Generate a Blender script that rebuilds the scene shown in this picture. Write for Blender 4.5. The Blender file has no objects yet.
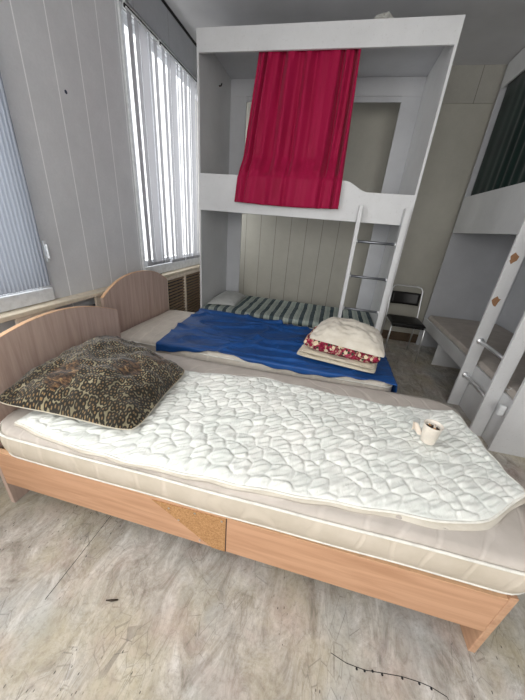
import bpy, bmesh, math, random
import numpy as np
from mathutils import Vector, Matrix, noise
random.seed(7); np.random.seed(7)
S = bpy.context.scene; COL = S.collection
PI = math.pi
CAMH = 1.4

# ------------------------------------------------------------ materials
def srgb(r, g, b):
    f = lambda c: ((c/255+.055)/1.055)**2.4 if c > 10 else c/255/12.92
    return (f(r), f(g), f(b), 1)

class Mat:
    def __init__(s, name, col, rough=.6, metal=0, spec=.4):
        s.m = bpy.data.materials.new(name); s.m.use_nodes = True
        s.t = s.m.node_tree; s.b = s.t.nodes['Principled BSDF']
        s.b.inputs['Base Color'].default_value = col
        s.b.inputs['Roughness'].default_value = rough
        s.b.inputs['Metallic'].default_value = metal
        s.b.inputs['Specular IOR Level'].default_value = spec
        s.co = None; s.nrm = None
    def n(s, typ, **k):
        x = s.t.nodes.new(typ)
        for a, v in k.items(): setattr(x, a, v)
        return x
    def l(s, a, b): s.t.links.new(a, b)
    def coord(s, scale=(1, 1, 1), rot=(0, 0, 0)):
        if s.co is None: s.co = s.n('ShaderNodeTexCoord')
        mp = s.n('ShaderNodeMapping'); mp.inputs['Scale'].default_value = scale; mp.inputs['Rotation'].default_value = rot
        s.l(s.co.outputs['Object'], mp.inputs[0]); return mp.outputs[0]
    def noise(s, sc, scale=(1, 1, 1), det=4, rough=.6, rot=(0, 0, 0), dist=0):
        x = s.n('ShaderNodeTexNoise'); x.inputs['Scale'].default_value = sc; x.inputs['Detail'].default_value = det
        x.inputs['Roughness'].default_value = rough; x.inputs['Distortion'].default_value = dist
        s.l(s.coord(scale, rot), x.inputs['Vector']); return x.outputs['Fac']
    def vor(s, sc, feature='F1', scale=(1, 1, 1), rnd=1, out='Distance', rot=(0, 0, 0)):
        x = s.n('ShaderNodeTexVoronoi', feature=feature); x.inputs['Scale'].default_value = sc; x.inputs['Randomness'].default_value = rnd
        s.l(s.coord(scale, rot), x.inputs['Vector']); return x.outputs[out]
    def ramp(s, fac, stops, interp='LINEAR'):
        r = s.n('ShaderNodeValToRGB'); r.color_ramp.interpolation = interp
        e = r.color_ramp.elements
        while len(e) < len(stops): e.new(.5)
        for i, (p, c) in enumerate(stops): e[i].position = p; e[i].color = c if len(c) == 4 else (*c, 1)
        s.l(fac, r.inputs[0]); return r.outputs[0]
    def mix(s, fac, a, b, mode='MIX'):
        x = s.n('ShaderNodeMix', data_type='RGBA', blend_type=mode)
        for sock, v in ((x.inputs[0], fac), (x.inputs[6], a), (x.inputs[7], b)):
            if isinstance(v, (int, float, tuple)): sock.default_value = v
            else: s.l(v, sock)
        return x.outputs[2]
    def math(s, op, a, b=0, c=0):
        x = s.n('ShaderNodeMath', operation=op)
        for sock, v in zip(x.inputs, (a, b, c)):
            if isinstance(v, (int, float)): sock.default_value = v
            else: s.l(v, sock)
        return x.outputs[0]
    def axis(s, i):
        x = s.n('ShaderNodeSeparateXYZ'); s.l(s.coord(), x.inputs[0]); return x.outputs[i]
    def color(s, c): s.l(c, s.b.inputs['Base Color'])
    def bump(s, h, strength=.3, dist=.01):
        x = s.n('ShaderNodeBump'); x.inputs['Strength'].default_value = strength; x.inputs['Distance'].default_value = dist
        s.l(h, x.inputs['Height'])
        if s.nrm is not None: s.l(s.nrm, x.inputs['Normal'])
        s.nrm = x.outputs[0]; s.l(s.nrm, s.b.inputs['Normal'])

BW = lambda v: (v, v, v, 1)

def m_wood(name, c1, c2, axis=0, rough=.45):
    m = Mat(name, c1, rough)
    sc = [14, 14, 14]; sc[axis] = 1.1
    f = m.noise(2.2, tuple(sc), 6, .6, dist=.6)
    sc2 = [90, 90, 90]; sc2[axis] = 4
    g = m.noise(1.5, tuple(sc2), 3)
    c = m.ramp(f, [(.3, c2), (.62, c1)])
    m.color(m.mix(m.math('MULTIPLY', g, .35), c, c2)); m.bump(g, .05, .002)
    return m.m

def m_white(name, base=(212, 213, 214)):
    m = Mat(name, srgb(*base), .42)
    f = m.noise(3.0, det=5); c = m.ramp(f, [(.3, srgb(*[x-12 for x in base])), (.7, srgb(*base))])
    g = m.noise(60, det=2)
    m.color(m.mix(m.math('MULTIPLY', m.ramp(g, [(.62, BW(0)), (.8, BW(.25))]), 1), c, srgb(150, 146, 138)))
    m.bump(m.noise(160, det=2), .05, .001)
    return m.m

def m_fabric(name, c1, c2, sc=6, bump=.2, weave=500, rough=.9):
    m = Mat(name, c1, rough, spec=.15)
    m.color(m.ramp(m.noise(sc, det=5), [(.3, c2), (.7, c1)]))
    m.bump(m.noise(sc*3, det=3), bump, .006); m.bump(m.noise(weave, det=1), .12, .001)
    m.b.inputs['Sheen Weight'].default_value = .15
    return m.m

def m_metal(name, col, rough=.2):
    m = Mat(name, col, rough, 1); m.bump(m.noise(200, det=2), .03, .001); return m.m

def m_plain(name, col, rough=.5, spec=.4):
    m = Mat(name, col, rough, 0, spec)
    f = m.noise(25, det=3)
    dark = tuple(c*.82 for c in col[:3])+(1,)
    m.color(m.ramp(f, [(.3, dark), (.6, col)])); m.bump(f, .04, .002)
    return m.m

# walls: sheets of vinyl covered panel with vertical joints
def m_panel(name, base, axis, pitch, off, line, width=.006, mott=10, hmax=None):
    m = Mat(name, srgb(*base), .5)
    f = m.noise(4, det=8, rough=.7)
    c = m.ramp(f, [(.3, srgb(*[x-mott for x in base])), (.7, srgb(*[x+mott*.4 for x in base]))])
    fine = m.noise(70, (1, 1, 1), 4, .7)
    c = m.mix(m.math('MULTIPLY', m.ramp(fine, [(.4, BW(0)), (.7, BW(.35))]), 1), c, srgb(*[x-mott*1.6 for x in base]))
    a = m.axis(axis)
    fr = m.math('FRACT', m.math('DIVIDE', m.math('ADD', a, 100*pitch-off), pitch))
    d = m.math('ABSOLUTE', m.math('SUBTRACT', fr, .5))
    ln = m.math('GREATER_THAN', d, .5-width/pitch/2)
    if hmax is not None: ln = m.math('MULTIPLY', m.math('MULTIPLY', ln, m.math('LESS_THAN', m.axis(0), .35)), m.math('LESS_THAN', m.axis(2), hmax))
    m.color(m.mix(ln, c, line)); m.bump(m.math('MULTIPLY', ln, -1), .25, .004); m.bump(fine, .06, .002)
    return m.m

def m_floor():
    m = Mat('worn_linoleum', srgb(165, 158, 148), .42)
    streak = m.noise(4.6, (1.9, 1.0, 1), 10, .76, rot=(0, 0, -.75), dist=1.1)
    c = m.ramp(streak, [(.34, srgb(122, 114, 104)), (.45, srgb(164, 158, 149)), (.54, srgb(186, 181, 173)), (.64, srgb(212, 209, 204))])
    hue = m.noise(2.1, det=5)
    c = m.mix(m.ramp(hue, [(.46, BW(0)), (.64, BW(.6))]), c, srgb(188, 178, 148))
    hue2 = m.noise(3.3, (1, 1.4, 1), 5, rot=(0, 0, 1))
    c = m.mix(m.ramp(hue2, [(.5, BW(0)), (.68, BW(.5))]), c, srgb(184, 164, 156))
    hue3 = m.noise(1.7, (1.3, 1, 1), 4, rot=(0, 0, 2))
    c = m.mix(m.ramp(hue3, [(.5, BW(0)), (.66, BW(.45))]), c, srgb(168, 178, 182))
    # dirt grain, curved hairline scratches and black scuffs
    g = m.noise(46, (1, 1, 1), 6, .8)
    c = m.mix(m.ramp(g, [(.48, BW(0)), (.66, BW(.42))]), c, srgb(124, 116, 105))
    v = m.vor(9, 'DISTANCE_TO_EDGE', (2.2, .9, 1), rot=(0, 0, .7))
    vm = m.math('MULTIPLY', m.math('LESS_THAN', v, .012), m.ramp(m.noise(5, det=3), [(.48, BW(0)), (.6, BW(.4))]))
    c = m.mix(vm, c, srgb(85, 82, 80))
    v2 = m.vor(15, 'DISTANCE_TO_EDGE', (2.0, .8, 1), rot=(0, 0, -.5))
    vm2 = m.math('MULTIPLY', m.math('LESS_THAN', v2, .02), m.ramp(m.noise(4, det=3, rot=(1, 0, 0)), [(.46, BW(0)), (.6, BW(.4))]))
    c = m.mix(vm2, c, srgb(95, 90, 84))
    k = m.vor(26, scale=(2.2, .9, 1), rot=(0, 0, .8))
    km = m.math('MULTIPLY', m.math('LESS_THAN', k, .11), m.ramp(m.noise(2.6, det=3), [(.52, BW(0)), (.58, BW(.85))]))
    c = m.mix(km, c, srgb(48, 44, 42))
    m.color(c); m.bump(g, .12, .002); m.bump(streak, .1, .004)
    m.l(m.ramp(streak, [(.3, BW(.55)), (.7, BW(.36))]), m.b.inputs['Roughness'])
    return m.m

def m_ceiling():
    m = Mat('ceiling_paint', srgb(205, 205, 206), .8)
    m.color(m.ramp(m.noise(2, det=6), [(.3, srgb(192, 192, 194)), (.7, srgb(208, 208, 210))])); m.bump(m.noise(90, det=4), .15, .003)
    return m.m

def m_leopard():
    m = Mat('leopard_print_plush', srgb(120, 100, 70), .95, spec=.1)
    base = m.ramp(m.noise(7, det=4), [(.3, srgb(126, 116, 92)), (.55, srgb(160, 150, 120)), (.75, srgb(190, 180, 152))])
    vx = m.n('ShaderNodeTexVoronoi', voronoi_dimensions='2D'); vx.inputs['Scale'].default_value = 60; vx.inputs['Randomness'].default_value = .75
    m.l(m.coord((1, .85, 1)), vx.inputs['Vector']); d = vx.outputs['Distance']
    nz = m.noise(110, det=2)
    dd = m.math('ADD', d, m.math('MULTIPLY', m.math('SUBTRACT', nz, .5), .22))
    ring = m.ramp(dd, [(.0, BW(0)), (.16, BW(0)), (.24, BW(1)), (.56, BW(1)), (.64, BW(0))])
    inner = m.ramp(dd, [(.16, BW(1)), (.22, BW(0))])
    c = m.mix(m.math('MULTIPLY', inner, .75), base, srgb(140, 104, 60))
    c = m.mix(m.math('MULTIPLY', ring, .96), c, srgb(22, 20, 19))
    dens = m.ramp(m.noise(5, det=3), [(.38, BW(.05)), (.62, BW(.55))])
    c = m.mix(dens, c, srgb(40, 36, 30))
    # painted big-cat patches: rusty brown with black strokes
    for (px, py, r, seed) in ((-.06, -.17, .075, 1), (.17, .0, .06, 2), (-.10, .22, .06, 3), (.20, .17, .055, 4)):
        cm = m.n('ShaderNodeVectorMath', operation='DISTANCE'); m.l(m.coord((1, 1, 0)), cm.inputs[0]); cm.inputs[1].default_value = (px, py, 0)
        w = m.math('ADD', cm.outputs['Value'], m.math('MULTIPLY', m.math('SUBTRACT', m.noise(18, det=4), .5), .13))
        msk = m.math('LESS_THAN', w, r)
        s_ = m.noise(26, (1, 2.4, 1), 4, rot=(0, 0, seed), dist=1.2)
        tc = m.ramp(s_, [(.42, srgb(24, 20, 17)), (.52, srgb(70, 50, 36)), (.62, srgb(110, 82, 54)), (.74, srgb(160, 134, 94))])
        c = m.mix(m.math('MULTIPLY', msk, .9), c, tc)
    m.color(c); m.bump(m.noise(220, det=2), .3, .003)
    m.b.inputs['Sheen Weight'].default_value = .3
    return m.m

def m_stripes():
    m = Mat('striped_ticking', srgb(150, 160, 150), .9, spec=.15)
    a = m.axis(0); wob = m.math('MULTIPLY', m.math('SUBTRACT', m.noise(3), .5), .03)
    fr = m.math('FRACT', m.math('DIVIDE', m.math('ADD', m.math('ADD', a, wob), 10), .108))
    c = m.ramp(fr, [(0, srgb(48, 70, 78)), (.40, srgb(196, 202, 190)), (.47, srgb(150, 164, 158)), (.54, srgb(196, 202, 190)), (.60, srgb(158, 170, 162)), (.94, srgb(200, 204, 192)), (.97, srgb(48, 70, 78))], 'CONSTANT')
    m.color(m.mix(.18, c, m.ramp(m.noise(9, det=4), [(.3, BW(.08)), (.7, BW(.5))]))); m.bump(m.noise(14, det=4), .3, .01)
    return m.m

def m_redprint():
    m = Mat('flowered_wool', srgb(150, 35, 60), .95, spec=.1)
    base = m.ramp(m.noise(16, det=5, rough=.75), [(.36, srgb(70, 22, 36)), (.5, srgb(140, 34, 60)), (.64, srgb(186, 84, 106))])
    v = m.vor(26, scale=(1, 1, .8))
    c = m.mix(m.ramp(m.math('ADD', v, m.math('MULTIPLY', m.math('SUBTRACT', m.noise(60), .5), .3)), [(.30, BW(1)), (.36, BW(0))]), base, srgb(214, 200, 170))
    v2 = m.vor(34, scale=(1, 1, .8), rot=(1, 2, 0))
    c = m.mix(m.ramp(v2, [(.26, BW(1)), (.32, BW(0))]), c, srgb(58, 66, 54))
    sp = m.noise(45, det=3)
    c = m.mix(m.ramp(sp, [(.54, BW(0)), (.60, BW(.75))]), c, srgb(196, 176, 150))
    m.color(c); m.bump(m.noise(60, det=2), .3, .004); return m.m

def m_mattress(name, c1, c2, sc=9):
    m = Mat(name, c1, .75, spec=.2)
    w = m.n('ShaderNodeTexWave', wave_type='RINGS', rings_direction='Z'); w.inputs['Scale'].default_value = 3.2
    w.inputs['Distortion'].default_value = 7; w.inputs['Detail'].default_value = 1.5; w.inputs['Detail Scale'].default_value = 1.2
    m.l(m.coord((1, 1, .6)), w.inputs['Vector'])
    line = m.ramp(w.outputs['Fac'], [(0, BW(1)), (.1, BW(0))])
    c = m.ramp(m.noise(sc, det=4), [(.3, c2), (.7, c1)])
    lt = tuple(min(1, x*1.22) for x in c1[:3])+(1,)
    m.color(m.mix(m.math('MULTIPLY', line, .3), c, lt)); m.bump(m.math('MULTIPLY', line, -1), .35, .004); m.bump(m.noise(300, det=1), .06, .001)
    return m.m

def m_translucent(name, col, t=.5, bump_axis=None):
    m = bpy.data.materials.new(name); m.use_nodes = True; t_ = m.node_tree; b = t_.nodes['Principled BSDF']
    b.inputs['Base Color'].default_value = col; b.inputs['Roughness'].default_value = .8
    tr = t_.nodes.new('ShaderNodeBsdfTranslucent'); tr.inputs[0].default_value = col
    nz = t_.nodes.new('ShaderNodeTexNoise'); nz.inputs['Scale'].default_value = 300
    bp = t_.nodes.new('ShaderNodeBump'); bp.inputs['Strength'].default_value = .1; bp.inputs['Distance'].default_value = .001
    t_.links.new(nz.outputs[0], bp.inputs['Height']); t_.links.new(bp.outputs[0], b.inputs['Normal'])
    mx = t_.nodes.new('ShaderNodeMixShader'); mx.inputs[0].default_value = t
    t_.links.new(b.outputs[0], mx.inputs[1]); t_.links.new(tr.outputs[0], mx.inputs[2])
    t_.links.new(mx.outputs[0], t_.nodes['Material Output'].inputs[0]); return m

def m_glass():
    m = bpy.data.materials.new('window_glass'); m.use_nodes = True; t = m.node_tree; t.nodes.remove(t.nodes['Principled BSDF'])
    a = t.nodes.new('ShaderNodeBsdfTransparent'); a.inputs[0].default_value = (.95, .95, .95, 1)
    g = t.nodes.new('ShaderNodeBsdfGlossy'); g.inputs['Roughness'].default_value = .02
    x = t.nodes.new('ShaderNodeMixShader'); x.inputs[0].default_value = .05; t.links.new(a.outputs[0], x.inputs[1]); t.links.new(g.outputs[0], x.inputs[2])
    t.links.new(x.outputs[0], t.nodes['Material Output'].inputs[0]); return m

M = dict(
    beech_x=m_wood('beech_laminate_long', srgb(208, 164, 132), srgb(182, 138, 106), 0),
    beech_y=m_wood('beech_laminate_cross', srgb(208, 168, 136), srgb(178, 136, 108), 1),
    head=m_wood('headboard_laminate', srgb(200, 178, 166), srgb(172, 148, 136), 2),
    edge=m_plain('beech_edge_band', srgb(226, 184, 146), .5),
    chip=None,
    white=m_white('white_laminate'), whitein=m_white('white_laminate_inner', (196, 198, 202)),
    floor=m_floor(), ceil=m_ceiling(),
    wl=m_panel('left_wall_panels', (214, 216, 218), 1, .203, 1.59, srgb(246, 247, 248), .007),
    wb=m_panel('back_wall_panels', (178, 176, 166), 0, .215, -1.24, srgb(132, 130, 120), .008, 8, 1.6),
    wplain=m_panel('plain_wall', (172, 174, 178), 1, .5, .1, srgb(140, 140, 140), .006),
    wstrip=m_panel('upper_wall_strip', (170, 168, 160), 0, .42, 1.212, srgb(110, 108, 102), .006),
    skirt=m_plain('brown_skirting', srgb(92, 76, 60), .6), dark=m_plain('dark_gap', srgb(32, 32, 34), .9), sill=m_plain('painted_sill', srgb(224, 212, 190), .4),
    apron=m_plain('cream_apron', srgb(236, 222, 204), .6), slatw=m_plain('grille_wood', srgb(150, 128, 104), .6),
    pvc=m_plain('window_plastic', srgb(225, 228, 230), .3), glass=m_glass(),
    blind=m_translucent('blind_fabric', srgb(176, 177, 182), .22), blind2=m_translucent('ribbed_blind_fabric', srgb(168, 174, 184), .16),
    chrome=m_metal('chrome', (.86, .87, .88, 1), .38), steel=m_metal('brushed_steel', (.26, .27, .29, 1), .4),
    black=m_plain('black_vinyl', srgb(18, 16, 16), .4), radiator=m_plain('radiator_enamel', srgb(50, 64, 84), .5),
    leopard=m_leopard(), stripes=m_stripes(), red=m_redprint(),
    matt=m_mattress('mattress_ticking', srgb(192, 184, 176), srgb(176, 168, 160)),
    mattside=m_mattress('mattress_side_ticking', srgb(202, 192, 178), srgb(188, 178, 162)),
    matt2=m_mattress('pale_mattress_ticking', srgb(212, 205, 194), srgb(196, 188, 178)),
    piping=m_plain('white_piping', srgb(226, 224, 216), .8),
    pad=None,
    sheet=None,
    curtain=None,
    green=m_fabric('dark_green_cloth', srgb(14, 42, 36), srgb(6, 24, 22), 5),
    pillow=m_fabric('cream_pillow_cloth', srgb(208, 202, 190), srgb(188, 180, 166), 9, .5),
    quilt=m_fabric('cream_quilt_cloth', srgb(208, 200, 182), srgb(188, 178, 158), 14, .5),
    greyp=m_fabric('grey_pillow_cloth', srgb(186, 188, 186), srgb(164, 166, 164), 10, .3),
    cup=m_plain('white_cup', srgb(226, 218, 206), .35), ash=m_plain('ash', srgb(70, 52, 42), .9), butt=m_plain('cigarette_filter', srgb(196, 150, 104), .8),
    paper=m_plain('crumpled_paper', srgb(226, 214, 200), .8), bag=m_translucent('thin_plastic_bag', srgb(206, 206, 200), .3),
    twig=m_plain('twig', srgb(60, 50, 40), .8), screw=m_metal('screw_steel', (.7, .7, .68, 1), .35),
    mouth=m_plain('bare_fibreboard', srgb(150, 112, 82), .9),
)
def _chip():
    m = Mat('bare_chipboard', srgb(196, 142, 88), .85)
    m.color(m.ramp(m.noise(140, det=5, rough=.8), [(.3, srgb(136, 98, 62)), (.5, srgb(178, 134, 90)), (.7, srgb(204, 164, 118))])); m.bump(m.noise(150, det=4), .3, .002)
    return m.m
M['chip'] = _chip()
def _pad():
    m = Mat('quilted_satin', srgb(226, 228, 222), .42, spec=.4)
    m.color(m.ramp(m.noise(7, det=4), [(.3, srgb(216, 220, 214)), (.7, srgb(232, 232, 226))]))
    m.bump(m.noise(24, (3, .8, 1), 4, .6, rot=(0, 0, -.65), dist=.8), .4, .006); m.bump(m.noise(500, det=1), .06, .001)
    m.b.inputs['Sheen Weight'].default_value = .2
    return m.m
M['pad'] = _pad()
def _sheet():
    m = Mat('blue_sheet_cotton', srgb(20, 82, 158), .5, spec=.4)
    m.color(m.ramp(m.noise(5, det=5), [(.3, srgb(14, 58, 112)), (.7, srgb(22, 80, 148))]))
    m.bump(m.noise(4, (1, 2.4, 1), 4, .5, dist=1.2), .6, .04); m.bump(m.noise(600, det=1), .1, .001)
    return m.m
M['sheet'] = _sheet()
def _curt():
    m = Mat('crimson_satin', srgb(176, 14, 66), .62, spec=.22)
    m.color(m.ramp(m.noise(6, (2, 2, .4), 4), [(.3, srgb(146, 3, 54)), (.7, srgb(160, 6, 64))]))
    m.b.inputs['Sheen Weight'].default_value = .08; m.bump(m.noise(9, (2, 2, .25), 2), .15, .01)
    return m.m
M['curtain'] = _curt()

# ------------------------------------------------------------ mesh helpers (world coordinates in, origin at the thing's base)
class MB:
    def __init__(s): s.v = []; s.f = []
    def add(s, v, f):
        o = len(s.v); s.v += [tuple(p) for p in v]; s.f += [tuple(i+o for i in q) for q in f]; return s
    def box(s, x0, x1, y0, y1, z0, z1):
        return s.add([(x0, y0, z0), (x1, y0, z0), (x1, y1, z0), (x0, y1, z0), (x0, y0, z1), (x1, y0, z1), (x1, y1, z1), (x0, y1, z1)],
                     [(0, 3, 2, 1), (4, 5, 6, 7), (0, 1, 5, 4), (1, 2, 6, 5), (2, 3, 7, 6), (3, 0, 4, 7)])
    def prism(s, pts, axis, a0, a1):
        n = len(pts)
        def mk(p, a): return {0: (a, p[0], p[1]), 1: (p[0], a, p[1]), 2: (p[0], p[1], a)}[axis]
        return s.add([mk(p, a0) for p in pts]+[mk(p, a1) for p in pts],
                     [tuple(range(n))[::-1], tuple(range(n, 2*n))]+[(i, (i+1) % n, n+(i+1) % n, n+i) for i in range(n)])
    def tube(s, path, r, n=10, closed=False):
        P = [Vector(p) for p in path]; m = len(P); vs = []; up = None
        for i, p in enumerate(P):
            a = P[(i-1) % m] if (closed or i > 0) else p; b = P[(i+1) % m] if (closed or i < m-1) else p
            d = (b-a).normalized()
            if up is None: up = Vector((0, 0, 1)) if abs(d.z) < .9 else Vector((1, 0, 0))
            u = d.cross(up).normalized(); w = u.cross(d).normalized(); up = w
            rr = r[i] if isinstance(r, (list, tuple)) else r
            vs += [p+u*math.cos(2*PI*k/n)*rr+w*math.sin(2*PI*k/n)*rr for k in range(n)]
        fs = [(i*n+k, i*n+(k+1) % n, ((i+1) % m)*n+(k+1) % n, ((i+1) % m)*n+k) for i in range(m if closed else m-1) for k in range(n)]
        if not closed: fs += [tuple(range(n))[::-1], tuple(range((m-1)*n, m*n))]
        return s.add(vs, fs)
    def lathe(s, prof, c, n=28, axis=2):
        vs = []
        for r, h in prof:
            for k in range(n):
                a = 2*PI*k/n; p = [r*math.cos(a), r*math.sin(a), h]
                if axis == 1: p = [p[0], h, p[1]]
                if axis == 0: p = [h, p[0], p[1]]
                vs.append((c[0]+p[0], c[1]+p[1], c[2]+p[2]))
        m = len(prof)
        fs = [(i*n+k, i*n+(k+1) % n, (i+1)*n+(k+1) % n, (i+1)*n+k) for i in range(m-1) for k in range(n)]
        fs += [tuple(range(n))[::-1], tuple(range((m-1)*n, m*n))]
        return s.add(vs, fs)
    def grid(s, nu, nv, fn, flip=False):
        vs = [fn(i/(nu-1), j/(nv-1)) for j in range(nv) for i in range(nu)]
        fs = [(j*nu+i, j*nu+i+1, (j+1)*nu+i+1, (j+1)*nu+i) for j in range(nv-1) for i in range(nu-1)]
        if flip: fs = [q[::-1] for q in fs]
        return s.add(vs, fs)

def thing(name, loc, label, cat, group=None):
    o = bpy.data.objects.new(name, None); COL.objects.link(o); o.location = loc; o.empty_display_size = .1
    o['label'] = label; o['category'] = cat
    if group: o['group'] = group
    return o
def root_loc(p):
    while p.parent: p = p.parent
    return Vector(p.location)
def obj(name, mb, mat, parent=None, bevel=0, smooth=False, label=None, cat=None, group=None, kind=None, origin=None, fix=True):
    V = [Vector(v) for v in mb.v]
    if parent: o0 = root_loc(parent)
    elif origin is not None: o0 = Vector(origin)
    else:
        lo = Vector([min(v[i] for v in V) for i in range(3)]); hi = Vector([max(v[i] for v in V) for i in range(3)])
        o0 = Vector(((lo.x+hi.x)/2, (lo.y+hi.y)/2, lo.z))
    me = bpy.data.meshes.new(name); me.from_pydata([v-o0 for v in V], [], mb.f); me.update()
    if fix:
        bm = bmesh.new(); bm.from_mesh(me); bmesh.ops.recalc_face_normals(bm, faces=bm.faces); bm.to_mesh(me); bm.free()
    me.materials.append(mat); o = bpy.data.objects.new(name, me); COL.objects.link(o)
    if parent: o.parent = parent
    else: o.location = o0
    if bevel:
        b = o.modifiers.new('bevel', 'BEVEL'); b.width = bevel; b.segments = 2; b.limit_method = 'ANGLE'; b.angle_limit = .7
    if smooth:
        for p in me.polygons: p.use_smooth = True
    if label: o['label'] = label
    if cat: o['category'] = cat
    if group: o['group'] = group
    if kind: o['kind'] = kind
    return o
def struct(name, mb, mat, parent=None, **k):
    o = obj(name, mb, mat, parent, origin=(0, 0, 0) if parent is None else None, **k)
    if parent is None: o['kind'] = 'structure'
    return o
def dup(o, dx=(0, 0, 0)):
    c = o.copy(); COL.objects.link(c); c.location = Vector(o.location)+Vector(dx); return c
def solid(o, t, off=0):
    m = o.modifiers.new('thick', 'SOLIDIFY'); m.thickness = t; m.offset = off
def nz(x, y, z=0): return noise.noise(Vector((x, y, z)))
sst = lambda a, b, x: (lambda t: t*t*(3-2*t))(min(1, max(0, (x-a)/(b-a))))

# ------------------------------------------------------------ room
XL, XR, YB, YF, ZC = -1.73, 2.32, 4.2, -1.7, 3.06
struct('floor', MB().box(XL-.3, XR+.1, YF-.1, YB+.1, -.1, 0), M['floor'])
struct('ceiling', MB().box(XL-.3, XR+.1, YF-.1, YB+.1, ZC, ZC+.1), M['ceil'])
struct('wall_right', MB().box(XR, XR+.1, YF-.1, YB+.1, 0, ZC), M['wplain'])
struct('wall_back', MB().box(XL-.3, XR, YB, YB+.1, 0, ZC), M['wb'])
# left wall with two window openings
W1 = (-1.35, 1.43, .93, 2.72); W2 = (2.47, 4.12, .93, 2.72)
w = MB()
w.box(XL-.14, XL, YF, W1[0], 0, ZC); w.box(XL-.14, XL, W1[1], W2[0], 0, ZC); w.box(XL-.14, XL, W2[1], YB, 0, ZC)
for a in (W1, W2):
    w.box(XL-.14, XL, a[0], a[1], 0, a[2]); w.box(XL-.14, XL, a[0], a[1], a[3], ZC)
struct('wall_left', w, M['wl'])
# front wall (behind the viewer) with an unseen window added to let in fill light
WF = (-1.1, 1.5, .9, 2.6)
w = MB(); w.box(XL-.3, WF[0], YF-.14, YF, 0, ZC); w.box(WF[1], XR+.1, YF-.14, YF, 0, ZC)
w.box(WF[0], WF[1], YF-.14, YF, 0, WF[2]); w.box(WF[0], WF[1], YF-.14, YF, WF[3], ZC)
struct('wall_front', w, M['wplain'])
def window(name, a, mulls, axis):
    y0, y1, z0, z1 = a; fr = MB(); P = .055
    def b(u0, u1, w0, w1, d0=-.10, d1=-.03):
        if axis == 0: fr.box(XL+d0, XL+d1, u0, u1, w0, w1)
        else: fr.box(u0, u1, YF+d0, YF+d1, w0, w1)
    b(y0, y1, z0, z0+P); b(y0, y1, z1-P, z1); b(y0, y0+P, z0+P, z1-P); b(y1-P, y1, z0+P, z1-P)
    for m in mulls: b(m-.035, m+.035, z0+P, z1-P)
    o = struct(name, fr, M['pvc'], bevel=.004)
    g = MB()
    if axis == 0: g.box(XL-.07, XL-.064, y0+P, y1-P, z0+P, z1-P)
    else: g.box(y0+P, y1-P, YF-.07, YF-.064, z0+P, z1-P)
    obj('glass_pane', g, M['glass'], o)
    return o
window('window_1', W1, (.04,), 0); window('window_2', W2, (2.84,), 0); window('fill_window', WF, (.2,), 1)
# upper strip of the back wall, dark gap under the ceiling, skirting
struct('trim_1', MB().box(.8, XR, YB-.012, YB, 2.75, ZC), M['wstrip'])
struct('trim_2', MB().box(XL, XL+.012, YF, YB, 3.035, ZC), M['dark'])
struct('baseboard_back', MB().box(XL, XR, YB-.02, YB, 0, .13), M['skirt'], bevel=.004)
struct('baseboard_right', MB().box(XR-.02, XR, YF, 1.9, 0, .09), M['apron'], bevel=.004)
struct('trim_6', MB().box(XL, XL+.008, 2.42, YB-.002, 2.745, 3.034), M['wplain'])
# window ledge and white lower frames
struct('trim_3', MB().box(XL, XL+.022, YF, 1.45, .845, .925), M['pvc'], bevel=.004)
struct('trim_4', MB().box(XL, XL+.022, 2.43, YB-.02, .845, .935), M['pvc'], bevel=.004)
struct('trim_5', MB().box(XL, XL+.014, 2.425, 2.452, .93, 2.74), M['pvc'])
# ledge
obj('window_ledge', MB().box(XL+.001, -1.635, YF+.02, YB-.03, .815, .842), M['sill'], bevel=.004,
    label='long pale wooden ledge running along the left wall under both windows', cat='window sill')
# radiator casing below the ledge: cream panels, openings, lattice grille
rc = thing('radiator_cover', (-1.68, 1.9, 0), 'cream radiator casing with dark openings and a slatted grille below the window ledge', 'radiator cover')
p = MB(); xa, xb = -1.665, -1.65
for (a, b_, z0, z1) in ((YF+.03, 1.14, .815, .815), (1.14, 1.38, .0, .812), (1.14, 2.66, .0, .70), (YF+.03, 1.14, 0, .70), (1.72, 2.66, .70, .812), (YF+.03, .5, .70, .812)):
    if z1 > z0: p.box(xa, xb, a, b_, z0, z1)
obj('front_panel', p, M['apron'], rc)
fr = MB(); fr.box(xa, xb+.012, 2.66, 2.70, 0, .812); fr.box(xa, xb+.012, 3.07, 3.11, 0, .812); fr.box(xa, xb+.012, 3.52, 3.56, 0, .812); fr.box(xa, xb, 3.56, YB-.04, 0, .812)
fr.box(xa, xb+.012, 2.70, 3.07, .775, .812); fr.box(xa, xb+.012, 3.11, 3.52, .775, .812); fr.box(xa, xb+.012, 2.70, 3.07, 0, .1); fr.box(xa, xb+.012, 3.11, 3.52, 0, .1)
obj('grille_frame', fr, M['apron'], rc, bevel=.002)
s0 = None
for a, b_ in ((2.70, 3.07), (3.11, 3.52)):
    base = None
    for k in range(19):
        if base is None: base = obj('grille_slat', MB().box(xa+.003, xb+.008, a, b_, .115, .133), M['slatw'], rc, bevel=.002)
        else:
            c = dup(base, (0, 0, k*.0352))
rd = MB()
for k in range(24): y = 1.2+k*.1; rd.box(-1.715, -1.68, y, y+.075, .12, .74)
rd.box(-1.71, -1.69, 1.3, 1.34, 0, .2); rd.box(-1.71, -1.69, 3.4, 3.44, 0, .2); rd.box(-1.71, -1.69, 1.2, 3.6, .16, .2); rd.box(-1.71, -1.69, 1.2, 3.6, .66, .7)
obj('radiator', rd, M['radiator'], bevel=.006, label='dark blue radiator half hidden behind the cream casing openings', cat='radiator')

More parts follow.
